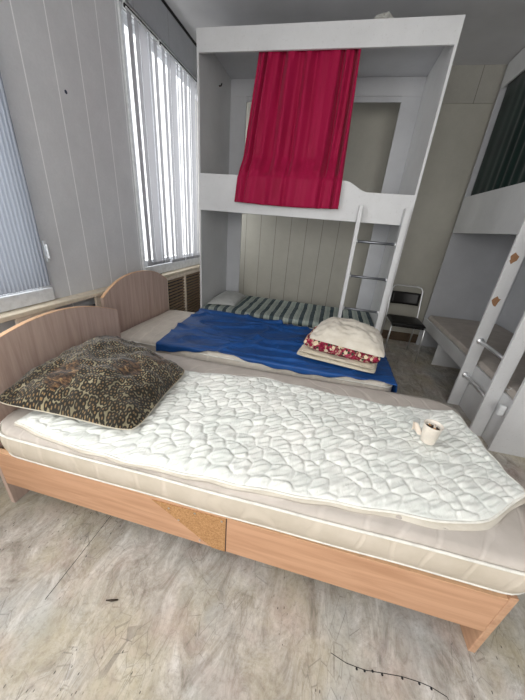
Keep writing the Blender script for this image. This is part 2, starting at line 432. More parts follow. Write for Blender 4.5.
# blinds
def slat_blind(name, y0, y1, x, z0, z1, rails, label, group=None):
    t = thing(name, (x, (y0+y1)/2, z0), label, 'blind', group)
    hr = MB(); hr.box(x-.012, x-.006, y0, y1, z1, z1+.03); hr.box(x+.010, x+.016, y0, y1, z1+.018, z1+.032); hr.box(x+.010, x+.016, y0, y1, z1-.006, z1+.004); hr.box(x-.012, x+.016, y0, y1, z1+.024, z1+.032); hb = MB().box(x-.005, x+.009, y0, y1, z1+.002, z1+.020)
    h_ = obj('head_rail', hr, M['pvc'], t); obj('track_slot', hb, M['dark'], h_)
    n = int((y1-y0)/.080); ang = -.24
    def sl():
        m = MB()
        def fn(u, v):
            q = (u-.5)*.089; bow = .006*math.cos(PI*(u-.5)); zz = z0+(z1-z0)*v
            return (x+q*math.sin(ang)+bow*math.cos(ang), y0+.05+q*math.cos(ang)-bow*math.sin(ang), zz)
        m.grid(7, 12, fn); return m
    base = obj('slat', sl(), M['blind'], t, smooth=True, fix=False)
    wt = MB().box(x-.004, x+.004, y0+.014, y0+.086, z0-.002, z0+.028)
    wb = obj('bottom_weight', wt, M['blind'], base)
    for k in range(1, n):
        c = dup(base, (0, k*(y1-y0-.09)/(n-1), 0)); c.rotation_euler = (0, 0, 0)
        d = dup(wb); d.parent = c
        a = -.05+.22*math.sin(k*2.4)+.1*math.sin(k*5.1)
        # small individual turn about the slat's own line
        lx, ly = 0.0, y0+.05-(y0+y1)/2
        base_off = Vector((lx, ly, 0)); r = Matrix.Rotation(a, 3, 'Z')
        c.rotation_euler = (0, 0, a); c.location = c.location+base_off-r @ base_off
    return t
slat_blind('vertical_blind', 2.42, 2.83, XL+.055, .955, 2.70, 1, 'short grey vertical slat blind at the left part of the far window')
slat_blind('vertical_blind', 2.86, 3.74, XL+.055, .945, 2.70, 1, 'long pale vertical slat blind running behind the white bunk on the left wall')
# ribbed blind at the near window
rb = thing('ribbed_blind', (XL+.04, 1.1, .95), 'bluish finely ribbed blind hanging at the near left window', 'blind')
m = MB(); nn = 420
def fr_(u, v):
    y = .80+.62*u; a = u*.62/.023*2*PI
    return (XL+.045+.008*math.sin(a)+.003*nz(y*5, v*2), y+.003*nz(y*9, v*3, 4), .945+v*1.76)
m.grid(260, 5, fr_); obj('ribbed_cloth', m, M['blind2'], rb, smooth=True, fix=False)
obj('head_rail', MB().box(XL+.01, XL+.07, .78, 1.43, 2.705, 2.735), M['pvc'], rb)
obj('side_guide', MB().box(XL+.03, XL+.036, 1.415, 1.428, .945, 2.705), M['pvc'], rb)
# small wall fittings
cl = thing('cord_cleat', (XL+.01, 1.478, 1.08), 'small white plastic cord holder on the wall panel beside the near blind', 'holder')
obj('back_plate', MB().box(XL+.001, XL+.008, 1.468, 1.488, 1.08, 1.205), M['pvc'], cl, bevel=.003)
obj('hook', MB().box(XL+.008, XL+.022, 1.472, 1.484, 1.10, 1.185), M['pvc'], cl, bevel=.004)
obj('wall_stain', MB().lathe([(.0, 0), (.011, .0), (.008, .001), (0, .0015)], (XL, 1.844, 2.042), 9, 0), M['radiator'], origin=(XL, 1.844, 2.042),
    label='small dark mark on the grey left wall panels', cat='mark')
obj('dry_twig', MB().tube([(-1.66, 2.48, .846), (-1.675, 2.53, .862), (-1.665, 2.58, .850), (-1.655, 2.62, .858)], .0035, 6), M['twig'], smooth=True,
    label='tiny dry brown twig lying on the window ledge behind the rear headboard', cat='twig')

# ------------------------------------------------------------ beds
def arch(y0, y1, z_end, z_top, n=28, p=2.0):
    c = (y0+y1)/2; h = (y1-y0)/2
    return [(y0, 0)]+[(c-h*math.cos(PI*k/n), z_end+(z_top-z_end)*(1-abs(math.cos(PI*k/n))**p)) for k in range(n+1)]+[(y1, 0)]
def bed(name, xh, xf, y0, y1, ze, zt, label, prm, power=2.0):
    t = thing(name, ((xh+xf)/2, (y0+y1)/2, 0), label, 'bed frame')
    h = obj('headboard', MB().prism(arch(y0, y1, ze, zt, p=power), 0, xh-.024, xh), M['head'], t, bevel=.002)
    eb = MB(); pts = [(xh-.012, a, b_+.0008) for a, b_ in arch(y0, y1, ze, zt, p=power)][1:-1]
    vs = []
    for q in pts: vs += [(q[0]-.0125, q[1], q[2]), (q[0]+.0125, q[1], q[2])]
    eb.add(vs, [(2*i, 2*i+1, 2*i+3, 2*i+2) for i in range(len(pts)-1)])
    e = obj('edge_band', eb, M['edge'], h); solid(e, .002)
    fp = [(y0, 0), (y0, .368), (y1, .368), (y1, 0)]
    obj('foot_board', MB().prism(fp, 0, xf-.024, xf), M['beech_y'], t, bevel=.002)
    for k, yy in enumerate((y0, y1-.022)):
        r = obj('side_rail', MB().box(xh+.001, xf-.025, yy, yy+.022, .145, .353), M['beech_x'], t, bevel=.002)
        e = obj('edge_band', MB().box(xh+.001, xf-.025, yy+.0005, yy+.0215, .3525, .3545), M['edge'], r)
        if prm and k == 0:
            xj = -.2225
            obj('rail_joint', MB().box(xj-.0015, xj+.0015, yy-.0012, yy+.001, .146, .353), M['dark'], r)
            cb = MB().prism([(-.5463, .340), (-.2255, .350), (-.2255, .146), (-.2821, .146)], 1, yy-.0022, yy+.001)
            c = obj('chipboard_patch', cb, M['chip'], r, label='bare chipboard triangle where laminate broke off')
            sc = None
            for (sx, sz) in ((-.3551, .333), (-.2409, .332), (-.4293, .262), (-.3364, .170), (-.47, .318)):
                obj('screw', MB().lathe([(0, -.004), (.0042, -.004), (.0045, -.002), (.0045, 0)], (sx, yy, sz), 10, 1), M['screw'], r)
    obj('bed_base', MB().box(xh+.01, xf-.03, y0+.023, y1-.023, .325, .343), M['chip'], t)
    return t
bed('single_bed_frame', -1.362, .771, .68, 1.585, .785, .895, 'beech laminate bed frame in front with a broken chipboard patch on its side rail', True)
bed('single_bed_frame', -1.585, .535, 1.72, 2.60, .81, .945, 'beech laminate bed frame with arched headboard under the blue sheet', False, 2.4)

def rr_outline(x0, x1, y0, y1, r, n=8, inset=0):
    x0 += inset; x1 -= inset; y0 += inset; y1 -= inset; r = max(.01, r-inset); P = []
    for cx, cy, a in ((x1-r, y0+r, -PI/2), (x1-r, y1-r, 0), (x0+r, y1-r, PI/2), (x0+r, y0+r, PI)):
        for k in range(n+1): t = a+PI/2*k/n; P.append((cx+r*math.cos(t), cy+r*math.sin(t)))
    # densify the straight runs
    Q = []
    for i, p_ in enumerate(P):
        q = P[(i+1) % len(P)]; d = math.dist(p_, q); k = max(1, int(d/.05))
        Q += [(p_[0]+(q[0]-p_[0])*j/k, p_[1]+(q[1]-p_[1])*j/k) for j in range(k)]
    return Q
def mattress(name, x0, x1, y0, y1, z0, z1, r, label, mat, side=None, cat='mattress', lift=0, wob=.006, pip=True, soft=.03, group=None):
    t = thing(name, ((x0+x1)/2, (y0+y1)/2, z0), label, cat, group) if pip else None
    base = rr_outline(x0, x1, y0, y1, r); n = len(base); cx, cy = (x0+x1)/2, (y0+y1)/2
    L = lambda x: lift*max(0, (x-x0)/(x1-x0))**1.5
    H = z1-z0
    def ring(ins, z, wz=1):
        out = []
        for (x, y) in base:
            sx = (x-cx)*(1-ins/((x1-x0)/2)); sy = (y-cy)*(1-ins/((y1-y0)/2))
            X, Y = cx+sx, cy+sy
            out.append((X, Y, z+L(X)+wob*wz*nz(X*3.1+z0*9, Y*3.1)))
        return out
    sidep = [(soft*.5, z0), (soft*.12, z0+H*.10), (-.004, z0+H*.3), (-.006, z0+H*.5), (-.002, z1-H*.26), (.004, z1-H*.18)]
    topp = [(.004, z1-H*.18), (soft*.3, z1-H*.05), (soft, z1-.004), (soft*2, z1)]
    wdt = min(y1-y0, x1-x0)/2
    for k in range(1, 9): topp.append((soft*2+(wdt-soft*2-.002)*k/8, z1+.004*math.sin(k)))
    ms = MB(); vs = [q for (i, z) in sidep for q in ring(i, z)]; fs = [(a*n+k, a*n+(k+1) % n, (a+1)*n+(k+1) % n, (a+1)*n+k) for a in range(len(sidep)-1) for k in range(n)]
    fs.append(tuple(range(n))[::-1]); ms.add(vs, fs)
    mt = MB(); vs = [q for (i, z) in topp for q in ring(i, z)]; fs = [(a*n+k, a*n+(k+1) % n, (a+1)*n+(k+1) % n, (a+1)*n+k) for a in range(len(topp)-1) for k in range(n)]
    mt.add(vs, fs)
    if not pip:
        ms.add(mt.v, mt.f)
        return obj(name, ms, mat, smooth=True, label=label, cat=cat, group=group)
    obj('side_panel', ms, side or mat, t, smooth=True, fix=False); obj('top_panel', mt, mat, t, smooth=True, fix=False)
    for (ins, z) in ((-.001, z1-H*.18), (soft*.2, z0+H*.08)):
        obj('piping', MB().tube([(a, b_, c) for a, b_, c in ring(ins, z)], .0055, 6, True), M['piping'], t, smooth=True)
    return t
mattress('mattress', -1.335, .835, .662, 1.60, .365, .520, .13, 'thick cream mattress on the front bed, overhanging the foot board', M['matt'], M['mattside'], lift=.03)
mattress('mattress', -1.560, .548, 1.735, 2.59, .36, .515, .07, 'bare cream mattress on the second bed, partly covered by the blue sheet', M['matt2'], M['matt2'], lift=0)

# quilted topper
PADF = [(-1.215, .715), (-.93, .678), (-.65, .668), (-.10, .693), (.244, .722), (.543, .748), (.634, .775), (.722, .837), (.835, .930)]
PADB = [(-1.235, 1.37), (-1.1, 1.375), (-.72, 1.385), (-.27, 1.47), (.15, 1.425), (.50, 1.405), (.790, 1.462)]
def poly_at(P, u):
    P = np.array(P); d = np.r_[0, np.cumsum(np.hypot(*(P[1:]-P[:-1]).T))]; d /= d[-1]
    return np.interp(u, d, P[:, 0]), np.interp(u, d, P[:, 1])
NU, NV = 420, 150
U, V_ = np.meshgrid(np.linspace(0, 1, NU), np.linspace(0, 1, NV))
def smooth1(u):  # smoothed curve through the polyline
    acc = [0, 0]; ws = 0
    for d in np.linspace(-.02, .02, 9):
        q = np.clip(u+d*np.minimum(1, np.minimum(u, 1-u)/.02), 0, 1); w_ = 1
        a = poly_at(PADF, q); b = poly_at(PADB, q); acc[0] = acc[0]+np.array(a)*w_; acc[1] = acc[1]+np.array(b)*w_; ws += w_
    return acc[0]/ws, acc[1]/ws
F_, B_ = smooth1(U)
PX = F_[0]*(1-V_)+B_[0]*V_; PY = F_[1]*(1-V_)+B_[1]*V_
PX = PX+.035*np.sin(PI*V_)*(U**6)*.4
PX = PX+.006*np.sin(V_*23)*U**8; PY = PY+.003*np.sin(U*61)*(1-V_)**8-.006*np.sin(U*47+1)*V_**8
cs = .080
jit = np.random.RandomState(3).rand(80, 80, 2)*.30-.15
gx = PX/cs+20; gy = PY/(cs*.92)+10
# warp so that the stitched lines wander
gx = gx+.22*np.sin(gy*1.7+.5)+.12*np.sin(gx*2.1); gy = gy+.2*np.sin(gx*1.9)
ix = np.floor(gx).astype(int); iy = np.floor(gy).astype(int)
best1 = np.full(gx.shape, 9.); best2 = np.full(gx.shape, 9.); idc = np.zeros(gx.shape)
for dx in (-1, 0, 1, 2):
    for dy in (-1, 0, 1):
        cx_ = ix+dx; cy_ = iy+dy
        px_ = cx_+.5+jit[cx_ % 80, cy_ % 80, 0]+.5*(cy_ % 2)-.25; py_ = cy_+.5+jit[cx_ % 80, cy_ % 80, 1]
        d = np.hypot(gx-px_, gy-py_); c1 = d < best1
        best2 = np.where(c1, best1, np.minimum(best2, d)); idc = np.where(c1, cx_*7.3+cy_*3.1, idc); best1 = np.minimum(best1, d)
edge = (best2-best1)
puff = 1-np.exp(-(edge/.075)**1.0)
wa = .62+.35*np.sin(idc); wr = np.sin((PX*np.cos(wa)+PY*np.sin(wa))*230+3*np.sin(PX*17+PY*9)+idc*2)
wr = wr*np.clip(1-best1*1.1, 0, 1)*(.5+.5*np.sin(idc*1.7))
from mathutils import noise as _n
XI = np.linspace(0, 1, 300); wn = np.zeros_like(PX)
for j in range(NV):
    for i in range(NU):
        x, y = PX[j, i], PY[j, i]; a_ = x*.80+y*.60; b_ = -x*.60+y*.80
        wn[j, i] = _n.noise(Vector((a_*9+idc[j, i]*.37, b_*52, idc[j, i]*.3)))+.5*_n.noise(Vector((a_*22, b_*95, 3)))
HZ = .0065*puff+.003*np.clip(1-best1*1.2, 0, 1)+.0105*wn*np.clip(edge*3, 0, 1)
big = .006*np.sin(PX*7+PY*4+1)*np.sin(PY*9-PX*2)+.007*np.exp(-((PY-(1.02+.3*(PX+.28)))/.03)**2)*np.exp(-((PX+.3)/.25)**2)
border = np.minimum(np.minimum(V_, 1-V_)*.75, np.minimum(U, 1-U)*2.05)
bz = np.clip(border/.035, 0, 1)**.5
mz = .515+.03*np.clip((PX+1.335)/2.17, 0, 1)**1.5
PZ = mz+.014+(HZ+big+.006)*bz
PZ = PZ+.022*np.clip((U-.86)/.14, 0, 1)**2*np.clip((.35-V_)/.35, 0, 1)
PZ = np.where(PX > .80, PZ-(PX-.80)*.3*V_, PZ)
pd = thing('quilted_topper', (-.2, 1.05, .52), 'white quilted mattress topper spread askew over the front mattress', 'mattress topper')
mb = MB(); mb.v = [tuple(map(float, q)) for q in np.stack([PX, PY, PZ], -1).reshape(-1, 3)]
mb.f = [(j*NU+i, j*NU+i+1, (j+1)*NU+i+1, (j+1)*NU+i) for j in range(NV-1) for i in range(NU-1)]
obj('quilted_top', mb, M['pad'], pd, smooth=True, fix=False)
def ring_idx():
    return [(0, i) for i in range(0, NU, 5)]+[(j, NU-1) for j in range(0, NV, 5)]+[(NV-1, i) for i in range(NU-1, 0, -5)]+[(j, 0) for j in range(NV-1, 0, -5)]
rp = [(PX[a], PY[a], PZ[a]) for a in ring_idx()]
obj('binding', MB().tube([(float(x), float(y), float(z)-.001) for x, y, z in rp], .005, 6, True), M['piping'], pd, smooth=True)
# lining: the lower layer showing past the front edge and turning under at the corner
lm = MB()
def lfn(u, v):
    k = int(u*(NU-1)); x, y, z = float(PX[0, k]), float(PY[0, k]), float(mz[0, k])
    out = .010+.003*sst(.2, .6, u)+.012*sst(.70, .80, u)*(1-sst(.88, .97, u)*1.6)
    yy = y-out*(1-v)+.12*v; xx = x+.012*sst(.9, 1, u)*(1-v)
    return (xx, yy, z+.006+.005*(1-abs(2*v-1))+.002*math.sin(u*90)*(1-v))
lm.grid(160, 6, lfn); lo = obj('lining', lm, M['pillow'], pd, smooth=True, fix=False); solid(lo, .006)

# ------------------------------------------------------------ pillows and bedding
def pillow_mb(c00, c10, c11, c01, H, below=.15, pw=3, ex=.6, pinch=.06, n=40, wr=.006, seed=0, sag=None, rnd=0):
    C = [Vector(c) for c in (c00, c10, c11, c01)]
    def base(u, v):
        uu = u*(1-pinch*(1-v*v)*u*u); vv = v*(1-pinch*(1-u*u)*v*v)
        uu, vv = uu*(1-rnd*vv**6), vv*(1-rnd*uu**6)
        a, b_ = (uu+1)/2, (vv+1)/2
        return C[0]*(1-a)*(1-b_)+C[1]*a*(1-b_)+C[2]*a*b_+C[3]*(1-a)*b_
    def T(u, v): return H*max(0, (1-abs(u)**pw)*(1-abs(v)**pw))**ex
    def top(a, b_):
        u, v = math.sin((a-.5)*PI), math.sin((b_-.5)*PI); p_ = base(u, v); t = T(u, v)
        k = t/H; w_ = wr*(nz(u*3+seed, v*3, seed)+.6*nz(u*8, v*8+seed, 2))*min(1, 4*k)
        s_ = sag(u, v) if sag else 0
        return (p_.x, p_.y, p_.z+t*(1-below)+w_+s_*k)
    def bot(a, b_):
        u, v = math.sin((a-.5)*PI), math.sin((b_-.5)*PI); p_ = base(u, v)
        return (p_.x, p_.y, p_.z-T(u, v)*below)
    m = MB(); m.grid(n, n, top); m.grid(n, n, bot, True)
    edge_ = [base(*q) for q in [(math.sin((k/24-.5)*PI), -1) for k in range(24)]+[(1, math.sin((k/24-.5)*PI)) for k in range(24)]+[(-math.sin((k/24-.5)*PI), 1) for k in range(24)]+[(-1, -math.sin((k/24-.5)*PI)) for k in range(24)]]
    return m, edge_
def weld(o, d=.0006):
    bm = bmesh.new(); bm.from_mesh(o.data); bmesh.ops.remove_doubles(bm, verts=bm.verts, dist=d); bmesh.ops.recalc_face_normals(bm, faces=bm.faces); bm.to_mesh(o.data); bm.free()
    for p_ in o.data.polygons: p_.use_smooth = True

# leopard pillow leaning a little on the headboard
lt = thing('leopard_pillow', (-1.05, 1.06, .55), 'big leopard print plush pillow with brown cat faces against the front headboard', 'pillow')
m, ed = pillow_mb((-1.375, .715, .600), (-.665, .775, .562), (-.705, 1.35, .572), (-1.36, 1.45, .655), .155, .10, 2.4, .72, .06, 70, .022, 3, rnd=.09,
                  sag=lambda u, v: -.02*math.exp(-((u-.1)**2+(v-.1)**2)/.1)+.02*math.exp(-((u+.5)**2+(v-.5)**2)/.15))
o = obj('cushion', m, M['leopard'], lt); weld(o)
obj('edge_piping', MB().tube(ed, .0024, 6, True), M['quilt'], lt, smooth=True)

# blue sheet over the second mattress: flat pattern folded over the mattress edges
XE, YE, ZT = .552, 1.728, .524
def drape(s, t):
    x, y, z = s, t, ZT+.004*nz(s*4, t*4)+.018*max(0, nz(s*2+t*2, t*5-s*1.5, 5))+.018*max(0, 1-abs(nz(s*1.6+t*1.2, t*5-s*1.5, 9))*6)**2*sst(1.75, 1.82, t)*sst(.5, .42, s)
    fold = .010*math.exp(-((t-2.25-.25*math.sin(s*2.2))/.02)**2)+.012*math.exp(-((t-2.45+.12*(s+.6))/.022)**2)*sst(-1.1, -.8, s)+.008*math.exp(-((s+.55-.5*(t-2))/.02)**2)
    z += fold
    if s > XE: z -= (s-XE)*.97; x = XE+.006+.012*math.sin(t*26)*min(1, (s-XE)*12)
    if t < YE: z -= (YE-t)*.97; y = YE-.006-.006*math.sin(s*21)*min(1, (YE-t)*16)
    if t > 2.585: z += .022*math.exp(-((t-2.62)/.03)**2) if s < -.35 else -.012
    return (x, y, z)
SL = [(-1.20, 2.66), (-1.215, 2.3), (-1.19, 1.9), (-1.17, 1.70)]
def sfn(u, v):
    # v: 0 front .. 1 back
    t_f = 1.655+.03*math.sin(u*9)+.065*sst(.12, .3, u)-.02*sst(.5, .7, u)+.006*math.sin(u*60)
    t_b = 2.655-.055*sst(.12, .4, u)-.03*sst(.4, .6, u)+.03*math.exp(-((u-.72)/.03)**2)+.008*math.sin(u*17)
    t = t_f*(1-v)+t_b*v
    xl = -1.205+.03*math.sin(v*5+1); xr = XE+.13+.01*math.sin(v*14)
    return drape(xl*(1-u)+xr*u, t)
m = MB(); m.grid(200, 120, sfn); sh = obj('bed_sheet', m, M['sheet'], smooth=True, fix=False, label='crumpled bright blue sheet spread over the second mattress', cat='sheet'); solid(sh, .003, 1)
# stacked bedding
def slab(name, q, z0, H, mat, label, cat, seed, grooves=()):
    m, _ = pillow_mb(*[(a, b_, z0+H/2) for a, b_ in q], H, .5, 7, .5, .015, 56, .010, seed, rnd=.04)
    out = []
    for (x, y, z) in m.v:
        out.append((x, y, z))
    m.v = out; o = obj(name, m, mat, smooth=True, label=label, cat=cat); weld(o); return o
slab('folded_quilt', ((-.135, 1.87), (.420, 1.765), (.50, 2.12), (-.06, 2.28)), .536, .034, M['quilt'], 'folded cream quilt at the bottom of the bedding pile', 'quilt', 1)
slab('folded_quilt', ((-.115, 1.875), (.410, 1.765), (.48, 2.10), (-.05, 2.26)), .568, .034, M['quilt'], 'folded cream quilt directly under the red flowered blanket', 'quilt', 4)
slab('folded_blanket', ((-.095, 1.860), (.428, 1.742), (.47, 2.08), (-.02, 2.24)), .600, .118, M['red'], 'folded crimson flowered blanket between the cream quilt and the pillow', 'blanket', 2)
m, ed = pillow_mb((-.065, 1.82, .712), (.445, 1.695, .700), (.475, 2.10, .722), (.02, 2.22, .728), .115, .08, 2.6, .68, .03, 60, .016, 6, rnd=.07)
o = obj('cream_pillow', m, M['pillow'], label='plump cream pillow lying on top of the folded bedding pile', cat='pillow'); weld(o)

# cup with cigarette ends
cc = Vector((.556, 1.125, .578))
cup = thing('paper_cup', cc, 'small white cup filled with ash and cigarette ends standing on the quilted topper', 'cup')
obj('cup_wall', MB().lathe([(0, 0), (.028, 0), (.030, .004), (.0375, .088), (.0390, .0905), (.0375, .092), (.0355, .088), (.033, .062), (0, .062)], cc, 32), M['cup'], cup, smooth=True)
obj('ash_heap', MB().lathe([(0, .06), (.0335, .0625), (.03, .070), (.018, .075), (0, .077)], cc, 20), M['ash'], cup, smooth=True)
for k in range(7):
    a = k*2.1; r = .006+.017*((k*.37) % 1); p0 = cc+Vector((r*math.cos(a), r*math.sin(a), .076)); d = Vector((math.cos(a+1.3)*.012, math.sin(a+1.3)*.012, .008+.003*(k % 3)))
    obj('cigarette_end', MB().tube([p0-d*.3, p0+d], .0035, 8), M['butt'] if k % 2 else M['cup'], cup, smooth=True)
pm = MB(); pc = Vector((.535, 1.20, .575))
pm.grid(14, 8, lambda u, v: (.494+.045*u, 1.160+.015*v+.008*math.sin(u*5), .582+.045*v*(1-.6*u)+.012*(1-u)+.006*math.sin(u*7+v*4)))
po = obj('crumpled_wrapper', pm, M['paper'], label='beige crumpled paper scrap leaning behind the cup on the topper', cat='wrapper', smooth=True); solid(po, .001)

# ------------------------------------------------------------ left bunk
BX0, BX1, BY0, BY1, BT = -1.352, .622, 2.88, 3.70, 2.80
bk = thing('bunk_bed', ((BX0+BX1)/2, (BY0+BY1)/2, 0), 'tall white bunk bed against the back wall with a crimson curtain above its guard rail', 'bunk bed')
T = .02
obj('side_panel', MB().box(BX0, BX0+T, BY0, BY1, 0, BT), M['white'], bk, bevel=.0015)
obj('side_panel', MB().box(BX1-T, BX1, BY0, BY1, 0, BT), M['white'], bk, bevel=.0015)
obj('top_fascia', MB().box(BX0, BX1, BY0-.001, BY0+.019, 2.652, BT+.001), M['white'], bk, bevel=.0015)
obj('top_panel', MB().box(BX0+T, BX1-T, BY0+.02, BY1, BT-.02, BT), M['whitein'], bk)
def rail_pts(x0, x1, zb, zh, zl, xs, w=.16, right=True):
    P = [(x0, zb), (x1, zb)]; N = 16
    top = [(x0+(x1-x0)*k/60) for k in range(61)]
    P += [(x, zl+(zh-zl)*(1-sst(xs, xs+w, x))) for x in top[::-1]]
    return P
obj('guard_rail', MB().prism(rail_pts(BX0+T, BX1-T, 1.485, 1.80, 1.722, .02, .20), 1, BY0, BY0+.019), M['white'], bk, bevel=.0015)
for (a, b_) in ((BX0+T, -1.152), (.425, BX1-T)):
    obj('back_stile', MB().box(a, b_, BY1-.03, BY1-.012, 0, 2.635), M['whitein'], bk, bevel=.001)
obj('back_board', MB().box(BX0+T, BX1-T, BY1-.032, BY1-.012, 2.635, 2.779), M['whitein'], bk, bevel=.001)
obj('back_cleat', MB().box(-1.172, .425, BY1-.028, BY1-.014, 2.59, 2.634), M['whitein'], bk)
obj('upper_base', MB().box(BX0+T, BX1-T, BY0+.02, BY1-.033, 1.505, 1.523), M['whitein'], bk)
obj('lower_base', MB().box(BX0+T, BX1-T, BY0+.02, BY1-.033, .405, .423), M['whitein'], bk)
obj('lower_rail', MB().box(BX0+T, BX1-T, BY0, BY0+.019, .25, .432), M['white'], bk, bevel=.0015)
def rungs(axis, p, a0, a1, zs, parent, mat):
    for z in zs:
        m = MB()
        if axis == 0: m.tube([(a0, p, z), (a1, p, z)], .0115, 12)
        else: m.tube([(p, a0, z), (p, a1, z)], .015, 12)
        r = obj('ladder_rung', m, mat, parent, smooth=True)
        D = 1 if a1 > a0 else -1
        for a, s_ in ((a0, D), (a1, -D)):
            c = (a, p, z) if axis == 0 else (p, a, z)
            K = 1.0 if axis == 0 else 1.25; prof = [(0, 0), (.024*K, 0), (.023*K, s_*.007), (.016*K, s_*.014), (0, s_*.014)]
            obj('rung_flange', MB().lathe(prof, c, 18, 0 if axis == 0 else 1), M['chrome'], r, smooth=True)
for (a, b_) in ((.172, .206), (.545, .590)):
    obj('ladder_post', MB().box(a, b_, BY0-.085, BY0-.002, 0, 1.615), M['white'], bk, bevel=.003)
rungs(0, BY0-.045, .206, .545, (1.328, 1.02, .705, .39), bk, M['steel'])
for (x, y, z) in ((BX0+T+.001, 3.33, 2.60),):
    obj('hook', MB().tube([(x, y, z), (x+.02, y, z), (x+.03, y, z+.02)], .006, 8), M['black'], bk, smooth=True)
# striped mattress and pillow in it
mattress('bunk_mattress', BX0+T+.006, BX1-T-.008, BY0-.012, BY1-.05, .434, .502, .04, 'thin green and grey striped mattress on the lower bunk behind the ladder', M['stripes'], cat='mattress', pip=False, wob=.004, soft=.018)
m, ed = pillow_mb((-1.30, 2.93, .515), (-.985, 3.02, .512), (-.99, 3.52, .515), (-1.30, 3.56, .515), .085, .1, 3, .6, .04, 34, .006, 8)
o = obj('grey_pillow', m, M['greyp'], label='flat grey pillow at the left end of the striped bunk mattress', cat='pillow'); weld(o)
# crimson curtain: hung inside the fascia, thrown over the guard rail
ct = thing('curtain', (-.46, BY0, 2.6), 'crimson satin curtain hanging from the left bunk fascia over the guard rail', 'curtain')
def cfn(u, v):
    z = 2.70-v*1.125-.012*math.sin(u*3)*v
    xl = -.834-.135*v; xr = -.031+.024*v
    x = xl+(xr-xl)*u
    yb = 2.915 if z > 1.86 else (2.915-.068*sst(1.86, 1.80, z) if True else 0)
    yb = 2.918+(2.842-2.918)*sst(1.98, 1.80, z) if z < 1.98 else 2.918
    A = .036+.0*sst(1.8, 2.2, z)*(1 if z > 1.8 else 0)
    if z < 1.83: A = .016+.008*sst(1.83, 1.6, z)
    ph = u*2*PI*7+2.6*math.sin(u*5.3+.4)+1.1*math.sin(u*13)+.7*math.sin(v*2.2+u*5)
    f = .8*math.sin(ph)+.5*math.sin(ph*1.73+1+v*1.6)+1.0*nz(u*12, v*1.2)+.25*nz(u*34, v*1.5, 3)
    amp = A*(.55+.45*abs(math.sin(u*4.2+.6)))
    return (x+.006*math.cos(ph), yb+.008+(amp*.8*f if z < 2.62 else max(-.020, amp*f*.8)) if z > 1.80 else yb-abs(amp)*.8+amp*f*.75, z)
m = MB(); m.grid(330, 60, cfn); o = obj('curtain_cloth', m, M['curtain'], ct, smooth=True, fix=False); solid(o, .0015)
obj('hem', MB().tube([cfn(k/160, .992) for k in range(161)], .0032, 6), M['curtain'], ct, smooth=True)
obj('curtain_rod', MB().tube([(-1.33, 2.93, 2.70), (.60, 2.93, 2.70)], .006, 8), M['steel'], ct, smooth=True)
# crumpled plastic on top of the bunk
bgm = MB()
def bfn(u, v):
    a = u*2*PI; b_ = v*PI; r = 1+.45*nz(math.cos(a)*2, math.sin(a)*2, v*5)+.2*nz(math.cos(a)*6, math.sin(a)*6, v*11)
    return (.10+.075*r*math.cos(a)*math.sin(b_), 3.02+.06*r*math.sin(a)*math.sin(b_), 2.848+.038*r*math.cos(b_))
bgm.grid(40, 20, bfn); obj('plastic_bag', bgm, M['bag'], label='crumpled pale plastic bag lying on top of the left bunk', cat='bag')

# ------------------------------------------------------------ right bunk
RX, RX2, RY0, RY1 = 1.40, 2.28, 1.955, 4.13
rk = thing('bunk_bed', ((RX+RX2)/2, (RY0+RY1)/2, 0), 'white bunk bed along the right wall with a dark green curtain and worn ladder', 'bunk bed')
obj('end_panel', MB().box(RX-.022, RX2, RY0, RY0+T, 0, 3.04), M['white'], rk, bevel=.0015)
obj('end_panel', MB().box(RX, RX2, RY1-T, RY1, 0, 3.04), M['whitein'], rk, bevel=.0015)
obj('back_panel', MB().box(RX2-.018, RX2, RY0+T, RY1-T, 0, 3.04), M['whitein'], rk)
obj('top_fascia', MB().box(RX, RX+.019, RY0+T, RY1-T, 2.84, 3.045), M['white'], rk, bevel=.0015)
obj('guard_rail', MB().box(RX, RX+.019, RY0+T, RY1-T, 1.485, 1.868), M['white'], rk, bevel=.0015)
obj('upper_base', MB().box(RX+.02, RX2-.02, RY0+T, RY1-T, 1.505, 1.523), M['whitein'], rk)
obj('lower_base', MB().box(RX+.02, RX2-.02, RY0+T, RY1-T, .36, .378), M['whitein'], rk)
obj('lower_rail', MB().box(RX, RX+.019, RY0+T, RY1-T, .285, .415), M['white'], rk, bevel=.0015)
obj('support_panel', MB().box(RX+.02, RX2-.02, 3.46, 3.478, 0, .358), M['white'], rk)
obj('kick_panel', MB().box(RX+.004, RX+.018, RY0+T, 2.62, 0, .284), M['white'], rk)
for (a, b_) in ((2.56, 2.582), (2.115, 2.137)):
    lp = obj('ladder_post', MB().box(RX-.098, RX-.001, a, b_, 0, 1.60), M['white'], rk, bevel=.003)
    if a > 2.5:
        for (cx_, cz_, r, sd) in ((1.335, 1.315, .034, 0), (1.338, .985, .036, 5)):
            pts = [(cx_+r*(1+.35*math.sin(k*1.9+sd))*math.cos(2*PI*k/11)*.8, cz_+r*(1+.3*math.cos(k*2.3+sd))*math.sin(2*PI*k/11)) for k in range(11)]
            pts = [(min(RX-.004, max(RX-.094, x)), z) for x, z in pts]
            obj('worn_patch', MB().prism(pts, 1, a-.0015, a+.001), M['mouth'], lp, label='bare brown patch where a rung tore off')
rungs(1, RX-.050, 2.56, 2.137, (.645, .315), rk, M['chrome'])
sb = obj('latch', MB().box(RX-.06, RX-.018, RY0+.03, RY0+.06, .29, .37), M['pvc'], rk, bevel=.008)
mattress('bunk_mattress', RX+.03, RX2-.03, RY0+.04, RY1-.04, .385, .462, .05, 'dull beige mattress on the lower right bunk', M['matt'], cat='mattress', pip=False, wob=.006, soft=.02)
gc = thing('curtain', (RX+.04, 3.0, 2.8), 'dark green curtain closing the upper berth of the right bunk', 'curtain')
